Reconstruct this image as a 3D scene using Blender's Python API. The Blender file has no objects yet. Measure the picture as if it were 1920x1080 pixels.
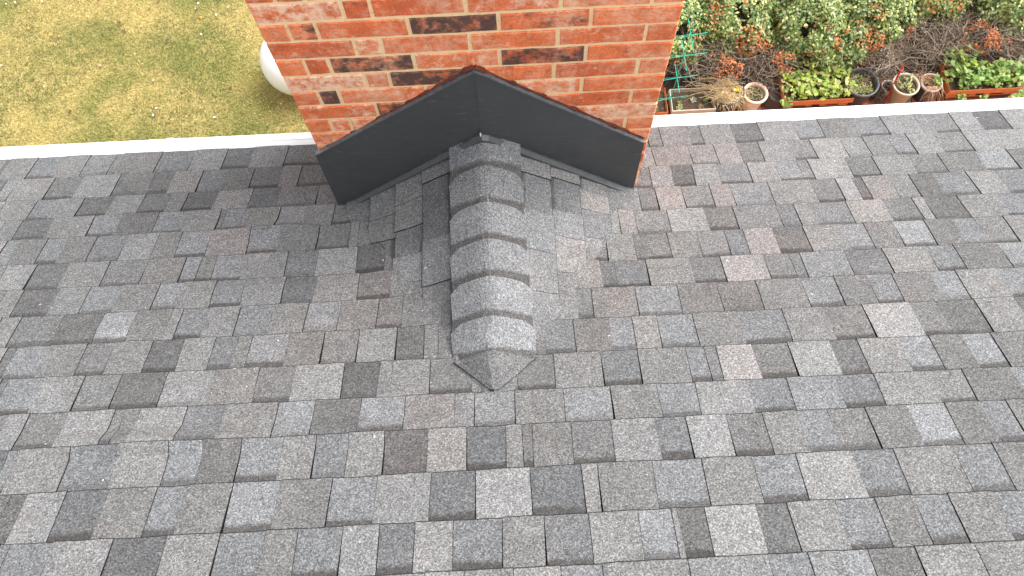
import bpy, math, random
import numpy as np
from mathutils import noise as MN, Vector, Matrix
random.seed(7); rng=np.random.default_rng(11)
R=math.radians
C=bpy.context.scene.collection
sc=bpy.context.scene
# ---------------------------------------------------------------- camera
F=1475.39
pitch,yaw,roll=1.2150184,-0.0219675,-0.0691643
fw=Vector((math.sin(yaw)*math.cos(pitch),math.cos(yaw)*math.cos(pitch),-math.sin(pitch)))
rt=Vector((math.cos(yaw),-math.sin(yaw),0)); up=rt.cross(fw)
rt2=math.cos(roll)*rt+math.sin(roll)*up; up2=-math.sin(roll)*rt+math.cos(roll)*up
cd=bpy.data.cameras.new('camera'); cam=bpy.data.objects.new('camera',cd); C.objects.link(cam)
M=Matrix((rt2,up2,-fw)).transposed().to_4x4(); M.translation=Vector((0.09475,-1.448875,2.81628)); cam.matrix_world=M
cd.sensor_width=36; cd.lens=F/1920*36; cd.clip_start=.02; cd.clip_end=500
sc.camera=cam
# ---------------------------------------------------------------- light
SUN_EL,SUN_AZ=57,72      # elevation, azimuth clockwise from +Y (the downslope side)
w=bpy.data.worlds.new('World'); sc.world=w; w.use_nodes=True
nt=w.node_tree; bg=nt.nodes['Background']
sky=nt.nodes.new('ShaderNodeTexSky'); sky.sky_type='NISHITA'; sky.sun_disc=False
sky.sun_elevation=R(SUN_EL); sky.sun_rotation=R(SUN_AZ); sky.air_density=1.0; sky.dust_density=3.0; sky.ozone_density=.6
hs=nt.nodes.new('ShaderNodeHueSaturation'); hs.inputs['Saturation'].default_value=.22; nt.links.new(sky.outputs[0],hs.inputs['Color']); nt.links.new(hs.outputs[0],bg.inputs[0]); bg.inputs[1].default_value=.15
sl=bpy.data.lights.new('sun','SUN'); sl.energy=1.15; sl.angle=R(38); sl.color=(1,.97,.92)
so=bpy.data.objects.new('sun',sl); C.objects.link(so)
sd=Vector((math.sin(R(SUN_AZ))*math.cos(R(SUN_EL)),math.cos(R(SUN_AZ))*math.cos(R(SUN_EL)),math.sin(R(SUN_EL))))
so.rotation_euler=sd.to_track_quat('Z','Y').to_euler(); so.location=sd*20
sc.view_settings.view_transform='Standard'; sc.view_settings.look='None'; sc.view_settings.exposure=1.62; sc.view_settings.gamma=1
# ---------------------------------------------------------------- helpers
def tag(o,label=None,cat=None,group=None,kind=None):
    if label:o['label']=label
    if cat:o['category']=cat
    if group:o['group']=group
    if kind:o['kind']=kind
    return o
def empty(name,loc=(0,0,0)):
    o=bpy.data.objects.new(name,None); o.location=loc; C.objects.link(o); o.empty_display_size=.05; return o
class MB:
    def __init__(s): s.v=[];s.f=[];s.m=[];s.c=[];s.a=[]
    def face(s,pts,m=0,col=(1,1,1),aux=None):
        i=len(s.v); s.v.extend(pts); s.f.append(tuple(range(i,i+len(pts)))); s.m.append(m)
        s.c.extend([(*col,1)]*len(pts))
        s.a.extend([(0,0,0,1)]*len(pts) if aux is None else aux)
    def box(s,x0,x1,y0,y1,z0,z1,m=0,col=(1,1,1),aux=None,j=0):
        p=[Vector((x,y,z))+Vector((random.uniform(-j,j),random.uniform(-j,j),random.uniform(-j,j))) for z in (z0,z1) for y in (y0,y1) for x in (x0,x1)]
        a=None if aux is None else [aux]*4
        for q in ((0,2,3,1),(4,5,7,6),(0,1,5,4),(2,6,7,3),(0,4,6,2),(1,3,7,5)): s.face([p[k] for k in q],m,col,a)
    def tube(s,pts,rad,n=5,m=0,col=(1,1,1),cap=True):
        pts=[Vector(p) for p in pts]; rings=[]
        for i,p in enumerate(pts):
            t=(pts[min(i+1,len(pts)-1)]-pts[max(i-1,0)]).normalized()
            a=t.orthogonal().normalized() if abs(t.z)>.9 else t.cross(Vector((0,0,1))).normalized(); b=t.cross(a)
            r=rad if isinstance(rad,(int,float)) else rad[i]
            rings.append([p+(a*math.cos(2*math.pi*k/n)+b*math.sin(2*math.pi*k/n))*r for k in range(n)])
        for A,B in zip(rings,rings[1:]):
            for k in range(n): s.face([A[k],A[(k+1)%n],B[(k+1)%n],B[k]],m,col)
        if cap: s.face(rings[0][::-1],m,col); s.face(rings[-1],m,col)
    def lathe(s,prof,cx=0,cy=0,n=36,m=0,col=(1,1,1)):
        for (r0,z0),(r1,z1) in zip(prof,prof[1:]):
            for k in range(n):
                a,b=2*math.pi*k/n,2*math.pi*(k+1)/n
                q=[(cx+r0*math.cos(a),cy+r0*math.sin(a),z0),(cx+r0*math.cos(b),cy+r0*math.sin(b),z0),(cx+r1*math.cos(b),cy+r1*math.sin(b),z1),(cx+r1*math.cos(a),cy+r1*math.sin(a),z1)]
                if r0<1e-6: q=q[1:] if False else [q[0],q[2],q[3]]
                elif r1<1e-6: q=q[:3]
                s.face([Vector(t) for t in q],m,col)
    def build(s,name,mats,parent=None,smooth=False,merge=False,loc=None):
        me=bpy.data.meshes.new(name); me.from_pydata([tuple(p) for p in s.v],[],s.f)
        for m in (mats if isinstance(mats,(list,tuple)) else [mats]): me.materials.append(m)
        me.polygons.foreach_set('material_index',s.m)
        ca=me.color_attributes.new('Col','FLOAT_COLOR','CORNER'); ca.data.foreach_set('color',np.array(s.c,dtype=np.float32).ravel())
        cb=me.color_attributes.new('Aux','FLOAT_COLOR','CORNER'); cb.data.foreach_set('color',np.array(s.a,dtype=np.float32).ravel())
        if merge:
            import bmesh
            b=bmesh.new(); b.from_mesh(me); bmesh.ops.remove_doubles(b,verts=b.verts,dist=1e-5); b.to_mesh(me); b.free()
        if smooth: me.polygons.foreach_set('use_smooth',[True]*len(me.polygons))
        me.update()
        o=bpy.data.objects.new(name,me); C.objects.link(o)
        if parent:
            o.parent=parent; o.matrix_parent_inverse=Matrix.Translation(-world_loc(parent))
        return o
def world_loc(o):
    v=Vector(o.location)
    return v
def quads(name,P,U,V,cols,mat,parent=None,bend=0.0):
    """leaf-like diamonds: base P, half width U, length V (n,3 arrays)"""
    n=len(P); N=np.cross(U,V); N/= (np.linalg.norm(N,axis=1,keepdims=True)+1e-9)
    L=np.linalg.norm(V,axis=1,keepdims=True)
    a=P; b=P+V*.5+U+N*L*bend; c=P+V; d=P+V*.5-U+N*L*bend
    v=np.stack([a,b,c,d],1).reshape(-1,3)
    me=bpy.data.meshes.new(name); me.vertices.add(4*n); me.vertices.foreach_set('co',v.astype(np.float32).ravel())
    me.loops.add(4*n); me.loops.foreach_set('vertex_index',np.arange(4*n,dtype=np.int32))
    me.polygons.add(n); me.polygons.foreach_set('loop_start',np.arange(0,4*n,4,dtype=np.int32))
    try: me.polygons.foreach_set('loop_total',np.full(n,4,dtype=np.int32))
    except Exception: pass
    me.update(calc_edges=True)
    ca=me.color_attributes.new('Col','FLOAT_COLOR','CORNER')
    cc=np.ones((n,4,4),dtype=np.float32); cc[:,:,:3]=np.asarray(cols)[:,None,:]; ca.data.foreach_set('color',cc.ravel())
    me.materials.append(mat); o=bpy.data.objects.new(name,me); C.objects.link(o)
    if parent: o.parent=parent; o.matrix_parent_inverse=Matrix.Translation(-world_loc(parent))
    return o
def lin(c): return tuple(((x+.055)/1.055)**2.4 if x>.04045 else x/12.92 for x in c)
class NT:
    def __init__(s,name,rough=.8,spec=.3):
        s.m=bpy.data.materials.new(name); s.m.use_nodes=True; s.t=s.m.node_tree; s.b=s.t.nodes['Principled BSDF']
        s.b.inputs['Roughness'].default_value=rough; s.b.inputs['Specular IOR Level'].default_value=spec
        s.tc=s.t.nodes.new('ShaderNodeTexCoord')
    def n(s,t,**k):
        x=s.t.nodes.new(t)
        for a,b in k.items(): setattr(x,a,b)
        return x
    def l(s,a,b): s.t.links.new(a,b)
    def noise(s,scale,detail=2,rough=.5,vec=None,out='Fac'):
        x=s.n('ShaderNodeTexNoise'); x.inputs['Scale'].default_value=scale; x.inputs['Detail'].default_value=detail; x.inputs['Roughness'].default_value=rough
        s.l(vec if vec is not None else s.tc.outputs['Object'],x.inputs['Vector']); return x.outputs[out]
    def ramp(s,fac,pts):
        x=s.n('ShaderNodeValToRGB'); e=x.color_ramp.elements
        while len(e)<len(pts): e.new(.5)
        for i,(p,c) in enumerate(pts):
            e[i].position=p; e[i].color=(*c,1) if isinstance(c,tuple) else (c,c,c,1)
        s.l(fac,x.inputs[0]); return x.outputs[0]
    def mix(s,f,a,b,mode='MIX'):
        x=s.n('ShaderNodeMix',data_type='RGBA',blend_type=mode)
        for v,i in ((f,0),(a,6),(b,7)):
            if isinstance(v,(int,float)): x.inputs[i].default_value=v if i==0 else (v,v,v,1)
            elif isinstance(v,tuple): x.inputs[i].default_value=(*v,1)
            else: s.l(v,x.inputs[i])
        return x.outputs[2]
    def math(s,op,a,b=0,c=0):
        x=s.n('ShaderNodeMath',operation=op)
        for v,i in ((a,0),(b,1),(c,2)):
            if isinstance(v,(int,float)): x.inputs[i].default_value=v
            else: s.l(v,x.inputs[i])
        return x.outputs[0]
    def col(s,name='Col'):
        x=s.n('ShaderNodeVertexColor'); x.layer_name=name; return x.outputs[0]
    def base(s,o): s.l(o,s.b.inputs['Base Color']); return s
    def bump(s,h,strength=.4,dist=.002):
        x=s.n('ShaderNodeBump'); x.inputs['Strength'].default_value=strength; x.inputs['Distance'].default_value=dist
        s.l(h,x.inputs['Height']); s.l(x.outputs[0],s.b.inputs['Normal']); return s
# ---------------------------------------------------------------- materials
def m_shingle():
    s=NT('shingle_granules',.95,.15)
    # mineral granules: fine random speckle of light, mid, and dark grains
    v=s.n('ShaderNodeTexVoronoi'); v.inputs['Scale'].default_value=340; s.l(s.tc.outputs['Object'],v.inputs['Vector'])
    sep=s.n('ShaderNodeSeparateColor'); s.l(v.outputs['Color'],sep.inputs[0])
    g=s.ramp(sep.outputs[0],[(0,.50),(.3,.78),(.6,1.0),(.85,1.28),(1,1.7)])
    n2=s.noise(170,2,.6); g2=s.ramp(n2,[(.28,.70),(.5,1.0),(.72,1.32)])
    n3=s.noise(26,3,.6); g3=s.ramp(n3,[(.3,.91),(.7,1.09)])
    c=s.mix(1,s.col(),g,'MULTIPLY'); c=s.mix(1,c,g2,'MULTIPLY'); c=s.mix(1,c,g3,'MULTIPLY')
    c=s.mix(1,c,s.ramp(s.noise(4.5,4,.65),[(.3,.90),(.7,1.09)]),'MULTIPLY')
    c=s.mix(s.ramp(s.noise(48,1,.5),[(.80,0.0),(.82,.6)]),c,(.62,.58,.52))
    # warm reddish dust in a few large patches
    pn=s.noise(2.3,3,.6); pf=s.ramp(pn,[(.56,0.0),(.72,.24)])
    pk=s.mix(1,c,(1.22,.98,.88),'MULTIPLY'); c=s.mix(pf,c,pk)
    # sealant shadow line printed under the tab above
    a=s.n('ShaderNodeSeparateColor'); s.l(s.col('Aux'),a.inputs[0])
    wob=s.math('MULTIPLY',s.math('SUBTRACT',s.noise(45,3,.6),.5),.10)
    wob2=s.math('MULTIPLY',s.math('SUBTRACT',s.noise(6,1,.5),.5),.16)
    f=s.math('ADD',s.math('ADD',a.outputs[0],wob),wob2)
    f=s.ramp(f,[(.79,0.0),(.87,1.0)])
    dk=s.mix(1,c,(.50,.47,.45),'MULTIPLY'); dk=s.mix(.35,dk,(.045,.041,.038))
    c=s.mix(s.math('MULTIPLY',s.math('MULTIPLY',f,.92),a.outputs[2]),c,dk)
    s.base(c); s.bump(s.math('ADD',v.outputs['Distance'],n2),.35,.0015); return s.m
def m_simple(name,col,rough=.8,var=.25,scale=20,spec=.3,bump=0,bs=60,metal=0):
    s=NT(name,rough,spec); s.b.inputs['Metallic'].default_value=metal
    n=s.noise(scale,4,.6); g=s.ramp(n,[(.25,1-var),(.75,1+var)])
    s.base(s.mix(1,tuple(col),g,'MULTIPLY'))
    if bump: s.bump(s.noise(bs,3,.6),bump,.004)
    return s.m
def m_attr(name,rough=.6,spec=.3,sss=0,var=.15,scale=60,trans=False):
    s=NT(name,rough,spec); g=s.ramp(s.noise(scale,2,.5),[(.25,1-var),(.75,1+var)])
    c=s.mix(1,s.col(),g,'MULTIPLY'); s.base(c)
    if trans:
        t=s.n('ShaderNodeBsdfTranslucent'); s.l(c,t.inputs[0]); mx=s.n('ShaderNodeMixShader'); mx.inputs[0].default_value=.3
        out=s.t.nodes['Material Output']; s.l(s.b.outputs[0],mx.inputs[1]); s.l(t.outputs[0],mx.inputs[2]); s.l(mx.outputs[0],out.inputs[0])
    return s.m
def m_brick():
    s=NT('fired_brick',.88,.25)
    a=s.n('ShaderNodeSeparateColor'); s.l(s.col('Aux'),a.inputs[0])
    c=s.mix(1,s.col(),s.ramp(s.noise(14,4,.65),[(.25,.72),(.5,1.0),(.75,1.25)]),'MULTIPLY')
    c=s.mix(1,c,s.ramp(s.noise(150,3,.7),[(.3,.80),(.7,1.2)]),'MULTIPLY')
    lm=s.math('MULTIPLY',s.noise(5,3,.6),s.noise(38,5,.8)); c=s.mix(s.ramp(lm,[(.22,0.0),(.42,.8)]),c,(.86,.58,.38))
    # charred faces (aux r) and lime bloom (aux g)
    n=s.noise(17,5,.7); d=s.math('ADD',s.math('MULTIPLY',a.outputs[0],1.0),s.math('MULTIPLY',s.math('SUBTRACT',n,.5),2.6))
    dn=s.mix(s.noise(60,3,.6),(.035,.025,.022),(.13,.085,.07)); c=s.mix(s.ramp(d,[(.45,0.0),(.95,.95)]),c,dn)
    n=s.noise(23,5,.75); d=s.math('ADD',a.outputs[1],s.math('MULTIPLY',s.math('SUBTRACT',n,.5),2.8))
    c=s.mix(s.ramp(d,[(.36,0.0),(.78,.9)]),c,(.92,.62,.42))
    st=s.noise(8,6,.8); c=s.mix(s.ramp(st,[(.62,0.0),(.72,.6)]),c,(.06,.035,.03))
    s.base(c); s.bump(s.math('ADD',s.noise(90,4,.7),s.math('MULTIPLY',s.noise(25,3,.6),1.5)),.7,.003); return s.m
M_SH=m_shingle()
M_EDGE=m_simple('asphalt_cut_edge',(.017,.016,.016),.9)
M_BRICK=m_brick()
def m_mortar():
    s=NT('sand_mortar',.95,.1)
    c=s.mix(s.noise(30,4,.6),(.90,.61,.31),(.98,.74,.45)); c=s.mix(s.ramp(s.noise(70,4,.7),[(.55,0.0),(.75,.45)]),c,(.42,.16,.08))
    s.base(c); s.bump(s.noise(120,4,.7),.8,.003); return s.m
M_MORTAR=m_mortar()
def m_flash():
    s=NT('painted_black_metal',.42,.45)
    c=s.mix(s.noise(5,4,.6),(.046,.048,.049),(.064,.066,.067))
    # dry scuffs and dust
    mp=s.n('ShaderNodeMapping'); mp.inputs['Scale'].default_value=(5,5,38); mp.inputs['Rotation'].default_value=(0,R(14),0); s.l(s.tc.outputs['Object'],mp.inputs[0])
    sc_=s.ramp(s.noise(4,5,.7,mp.outputs[0]),[(.60,0.0),(.72,.36)]); c=s.mix(sc_,c,(.30,.27,.25))
    c=s.mix(s.ramp(s.noise(60,5,.8),[(.70,0.0),(.78,.25)]),c,(.3,.22,.18))
    s.base(c); s.l(s.ramp(s.noise(9,4,.6),[(.3,.36),(.7,.58)]),s.b.inputs['Roughness'])
    s.bump(s.noise(5,2,.5),.25,.01); return s.m
M_FLASH=m_flash()
M_LIP_HILITE=m_simple('flashing_lip_highlight',(.10,.105,.11),.4,.4,60,.5)  # lighter grey paints the bright highlight along the bent top lip
def m_white():
    s=NT('white_painted_aluminium',.35,.5)
    c=s.mix(s.ramp(s.noise(6,4,.7),[(.45,0.0),(.8,.25)]),(.82,.82,.81),(.66,.64,.60))
    c=s.mix(s.ramp(s.noise(75,5,.8),[(.70,0.0),(.75,.7)]),c,(.25,.2,.16))
    s.base(c); return s.m
M_WHITE=m_white()
M_TERRA=m_simple('terracotta_plastic',(.58,.17,.06),.5,.15,12)
M_SOIL=m_simple('potting_soil',(.07,.048,.035),.95,.5,60,.1,.8,80)
M_DIRT=m_simple('garden_soil',(.060,.042,.032),.95,.5,25,.1,.8,30)
M_BLACKPOT=m_simple('grey_black_plastic',(.035,.042,.046),.45,.3,15)
M_CERAM=m_simple('tan_glazed_ceramic',(.33,.26,.17),.4,.3,12)
M_CREAM=m_simple('cream_pot_body',(.74,.68,.58),.6,.25,10)
M_RIM=m_simple('pale_terracotta_rim',(.74,.52,.40),.7,.2,25)
M_CONC=m_simple('pebbled_concrete',(.50,.44,.34),.95,.5,140,.1,.9,140)
M_RED=m_simple('red_painted_stake',(.42,.025,.02),.45,.15,30)
M_GREENW=m_simple('green_coated_wire',(.03,.42,.30),.45,.1,20)
M_LEAF=m_attr('leaf_tissue',.42,.4,trans=True)
M_DRY=m_attr('dry_stem',.8,.15)
M_GRASS=m_attr('grass_blade',.7,.2,var=.2,trans=True)
M_LITTER=m_attr('dead_leaf',.8,.15)
# ---------------------------------------------------------------- roof shape
ROWS={
'0L':'-2.128:3nr -2.11:5w -1.989:4br -1.867:5n -1.756:5br -1.639:4nr -1.611:4w -1.437:4br -1.291:5n -1.149:3br -1.031:5n -0.88:4nr',
'0R':'0.684:4nr 0.742:5n 0.862:4nr 0.919:6n 1.053:3nr 1.172:6n 1.324:6br 1.436:4w 1.583:5br 1.709:6n 1.854:5n 1.904:5nr 2.009:7n 2.105:3nr 2.227:7n',
'1L':'-2.055:5br -2.005:5w -1.848:3nr -1.724:6n -1.567:3wr -1.422:2wr -1.332:5p -1.213:4br -1.108:3w -0.996:3br -0.873:4p -0.795:3nr',
'1R':'0.638:6n 0.685:5p 0.841:6nr 0.948:6p 1.048:4nr 1.137:6n 1.263:5nr 1.354:7w 1.481:6nr 1.577:5n 1.681:6br 1.761:6n 1.871:5nr 1.998:7n 2.042:7n 2.206:7br',
'2L':'-1.989:5w -1.858:4br -1.771:5n -1.663:2nr -1.539:5n -1.413:3nr -1.305:4w -1.235:2nr -1.11:5n -0.969:3br -0.856:4nr -0.698:4n',
'2R':'0.615:4nr 0.651:6n 0.735:2nr 0.824:6n 0.925:5br 1.052:6w 1.164:6br 1.256:5nr 1.299:7w 1.452:4nr 1.564:6n 1.709:4nr 1.83:4w 1.984:7br 2.114:4w',
'3L':'-1.929:5n -1.861:3nr -1.735:5w -1.571:5br -1.461:3w -1.314:5br -1.198:5w -1.066:4nr -1.045:5br -0.948:5w -0.83:5br -0.726:5n -0.614:4nr',
'3R':'0.483:5n 0.587:4nr 0.654:7p 0.758:5nr 0.87:6p 0.949:6br 1.101:6w 1.267:4nr 1.369:7n 1.436:3nr 1.473:6p 1.577:5nr 1.66:3w 1.753:5br 1.885:6w 1.997:5br',
'4L':'-1.864:5br -1.813:4w -1.707:5br -1.626:4w -1.514:4br -1.392:6n -1.27:5w -1.182:6br -1.067:5p -0.914:5br -0.797:4n -0.651:4nr -0.53:5n -0.493:4n',
'4R':'0.375:6w 0.486:6p 0.55:5nr 0.677:7n 0.817:4pr 0.928:5n 1.092:4br 1.16:6w 1.219:5br 1.359:7w 1.497:4nr 1.611:7w 1.655:3wr 1.783:5w 1.927:5br',
'5L':'-1.797:6n -1.685:3nr -1.562:5w -1.411:4nr -1.268:5p -1.127:6br -1.068:4wr -1.013:6br -0.902:5n -0.746:4br -0.632:6n -0.486:2nr -0.379:4n',
'5R':'0.254:5n 0.37:4nr 0.423:6w 0.526:4nr 0.652:5w 0.762:5nr 0.865:4br 0.933:7p 1.041:3nr 1.153:6n 1.293:6br 1.378:4w 1.484:7br 1.598:4w 1.7:5br 1.783:5wr 1.891:5w',
'6L':'-1.734:5w -1.673:3nr -1.544:5n -1.431:5br -1.314:5w -1.182:6br -1.097:5w -0.978:5br -0.871:5n -0.729:3br -0.616:6p -0.466:4pr -0.348:5n -0.263:4n',
'6R':'0.187:5n 0.266:6p 0.388:3nr 0.44:4br 0.552:6w 0.706:4nr 0.818:7p 0.971:4nr 1.061:4br 1.1:6b 1.256:4br 1.391:6w 1.545:5br 1.644:4w 1.8:6br',
'7L':'-1.669:5w -1.62:4nr -1.474:3wr -1.332:7br -1.22:4w -1.096:5w -1.06:4br -0.969:5n -0.861:5br -0.743:5w -0.625:6br -0.513:5p -0.383:4pr -0.296:4n -0.2:4n',
'7R':'0.152:5n 0.176:6n 0.291:4nr 0.345:5p 0.495:6br 0.639:4p 0.774:4pr 0.909:5w 1.062:5br 1.177:4n 1.288:5br 1.376:4w 1.505:6br 1.593:6w 1.732:5br',
'8':'-1.604:3wr -1.574:5br -1.464:4w -1.338:4nr -1.246:5w -1.12:2nr -1.015:5n -0.911:4br -0.836:4w -0.789:6br -0.667:4w -0.549:4nr -0.434:6n -0.309:3nr -0.219:5n -0.172:4n -0.037:4n 0.14:5w 0.174:5br 0.27:4p 0.387:6br 0.465:6p 0.546:6br 0.664:5w 0.81:5br 0.96:5w 1.095:4wr 1.224:8n 1.379:4nr 1.468:3wr 1.592:6w',
'9':'-1.538:5br -1.421:6n -1.317:5w -1.292:4nr -1.175:3wr -1.028:6nr -0.874:5p -0.735:4nr -0.619:6n -0.465:2nr -0.351:5n -0.312:5w -0.193:4nr -0.061:5n 0.08:4nr 0.196:5w 0.345:4br 0.461:5w 0.613:5br 0.671:4nr 0.709:8p 0.821:4wr 0.935:7n 1.067:3nr 1.154:6w 1.283:6br 1.38:4w 1.482:6br 1.574:4w',
'10':'-1.473:6n -1.409:4wr -1.289:6n -1.147:4nr -1.115:4w -1.068:6n -0.926:4br -0.808:5w -0.647:6br -0.536:3w -0.395:6br -0.262:5p -0.111:5n -0.052:6br 0.069:5w 0.217:6br 0.358:5w 0.498:5br 0.615:6n 0.769:4br 0.891:6b 1.037:4br 1.154:6w 1.315:5nr 1.421:4w 1.565:6br',
'11':'-1.408:5br -1.378:5w -1.22:4br -1.08:6w -0.93:5br -0.834:3w -0.724:5br -0.604:5w -0.509:4br -0.413:5w -0.31:2pr -0.185:6p -0.074:3br 0.04:5w 0.086:4wr 0.116:4w 0.229:4nr 0.345:6n 0.472:4br 0.562:7n 0.68:4nr 0.785:5w 0.884:5br 0.975:4wr 1.084:4w 1.206:7br 1.316:4w 1.413:5br 1.493:5w',
'12':'-1.34:2nr -1.293:6n -1.185:3br -1.064:4w -0.932:5br -0.848:4w -0.72:6br -0.588:4w -0.444:5br -0.319:6n -0.17:3br -0.047:7n 0.103:3br 0.245:6w 0.29:4w 0.442:5br 0.579:5w 0.717:5br 0.84:7w 0.993:4br 1.11:5w 1.272:5br 1.383:4w',
'13':'-1.272:5br -1.158:6n -1:2br -0.858:5w -0.719:4br -0.598:4w -0.513:4br -0.395:6n -0.299:3br -0.205:6w -0.105:4br 0.024:5w 0.134:4br 0.251:6w 0.381:6br 0.468:6w 0.483:3wr 0.555:7w 0.69:3nr 0.772:6w 0.899:5br 1.004:4w 1.105:5br 1.197:5w 1.312:5br',
'14':'-0.373:5br -0.173:6n -0.074:5w 0.049:6w 0.167:5br 0.271:5w 0.485:5n 0.685:4br 0.785:5n 0.863:6br 0.935:3wr 1.052:6w 1.201:5w',
}
LINES={0:(-1.634,0.432,1.319,0.429),1:(-1.634,0.267,1.319,0.274),2:(-1.578,0.109,1.274,0.122),3:(-1.531,-0.024,1.234,-0.015),4:(-1.484,-0.156,1.189,-0.166),5:(-1.430,-0.310,1.148,-0.305),6:(-1.380,-0.450,1.105,-0.451),7:(-1.331,-0.590,1.065,-0.585),8:(-1.280,-0.735,1.022,-0.729),9:(-1.229,-0.878,0.978,-0.880),10:(-1.177,-1.025,0.935,-1.024),11:(-1.129,-1.161,0.898,-1.149),12:(-1.076,-1.310,0.855,-1.296),13:(-1.022,-1.464,0.810,-1.447),14:(-1.022,-1.607,0.810,-1.590),15:(-1.022,-1.750,0.810,-1.733)}
TP=.5083; CP=math.cos(math.atan(TP)); SP=math.sin(math.atan(TP)); E_=.143
ZR=.478; CK=ZR/.585
BUMPS=[(-.80,-.150,.15,.038,.032),(-.99,-1.030,.34,.030,.038),(-.33,-1.025,.16,.030,.024),(.76,.08,.16,.045,.020),(-1.1,.0,.2,.03,.008),(-.85,-.45,.2,.035,.012),(-1.3,-.6,.2,.035,.010),(-.66,-.30,.12,.06,.010),(-1.15,-.16,.22,.05,.009),(-1.5,-.02,.2,.05,.006),(-.62,-.62,.16,.05,.010),(.66,-.45,.12,.06,.008),(1.6,-.3,.3,.06,.006)]
def smax(a,b,k=.035):
    h=max(0,min(1,.5+.5*(a-b)/k)); return b+(a-b)*h+k*h*(1-h)
def und(x,y):
    d=0
    for bx,by,sx,sy,a in BUMPS:
        q=((x-bx)/sx)**2+((y-by)/sy)**2
        if q<9: d+=a*math.exp(-q)
    return d+.0035*MN.noise(Vector((x*1.3,y*5.5,3.1)))+.002*MN.noise(Vector((x*6,y*9,9.7)))
def Hmain(x,y): return -TP*y
def H(x,y):
    q=max(0,min(1,(abs(x)-.13)/.17)); kk=.02+(.15 if x<0 else .10)*q*max(0.05,min(1,-y/.22))
    m=-TP*y; c=ZR-CK*abs(x)-3*max(0,y)
    return smax(m,c,kk if -1.0<y<.02 else .0001)+und(x,y)
def xval(y): return max(0,(ZR+TP*y)/CK)
def tone(c,var=.05):
    t={'1':90,'2':98,'3':106,'4':116,'5':124,'6':131,'7':138,'8':144}[c[0]]/255
    h={'n':(1.0,1,1.0),'b':(.990,1.0,1.014),'w':(1.005,1.0,.993),'p':(1.018,.997,.987)}[c[1]]
    v=1+random.uniform(-var,var)
    return tuple(KTONE*x*v for x in lin((t*h[0],t*h[1],t*h[2])))
KTONE=.66
NX=Vector((0,SP,CP))
def line_s(k,X):
    if k<=0: a=LINES[0]; u=(X-a[0])/(a[2]-a[0]); u=max(-.3,min(1.3,u)); return a[1]+(a[3]-a[1])*u
    if k in LINES:
        a=LINES[k]; u=(X-a[0])/(a[2]-a[0]); u=max(-.2,min(1.2,u)); return a[1]+(a[3]-a[1])*u+.0025*MN.noise(Vector((X*4,k*3.3,0)))
    return -1.464-E_*(k-13)+.003*MN.noise(Vector((X*4,k*3.3,0)))
def tab(mb,fn,u0,u1,s0,s1,h0,h1,du0,du1,col,band,nrm,jag,skirt=.004,step=.045,over=.10,fall=Vector((0,.894,-.447))):
    """one shingle tab: u across, s along the fall (s0 butt, s1 where the next course covers it)"""
    nu=max(2,int(abs(u1-u0)/step)+1); nv=4
    ch=.0035
    g=[]
    for j in range(nv+1):
        v=j/nv*(1+over)
        rowp=[]
        for i in range(nu+1):
            t=i/nu; u=(u0+du0*v)*(1-t)+(u1+du1*v)*t
            sa=s0(u) if callable(s0) else s0; sb=s1(u) if callable(s1) else s1
            s=sa+(sb-sa)*v
            if j==0: s+=jag*random.uniform(-1,1)
            p,ok=fn(u,s,h0+(h1-h0)*v)
            rowp.append((p,v,ok))
        g.append(rowp)
    r=random.random(); bs_=random.choice([.35,.7,.85,1,1])
    for j in range(nv):
        for i in range(nu):
            q=[g[j][i],g[j][i+1],g[j+1][i+1],g[j+1][i]]
            if not any(t[2] for t in q): continue
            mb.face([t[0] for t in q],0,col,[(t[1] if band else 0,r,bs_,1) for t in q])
    dn=nrm
    def side(a,b):
        if not (a[2] or b[2]): return
        mb.face([a[0],b[0],b[0]-dn*(h0+skirt),a[0]-dn*(h0+skirt)],1)
    g0=[]
    for p,v,ok in g[0]:
        q,_=fn(*( (0,0,0) )) if False else (None,0); g0.append((p-nrm*.0014+fall*.0034,v,ok))
    for i in range(nu):
        if g[0][i][2] or g[0][i+1][2]: mb.face([g0[i][0],g0[i+1][0],g[0][i+1][0],g[0][i][0]],1)
    for i in range(nu): side(g0[i+1],g0[i])
    for j in range(nv): side(g[j][0],g[j+1][0]); side(g[j+1][-1],g[j][-1])
house=empty('house',(0,1,-2.8))
tag(house,'brick house under the grey shingled roof, with red brick chimney and white gutter','house')
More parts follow.
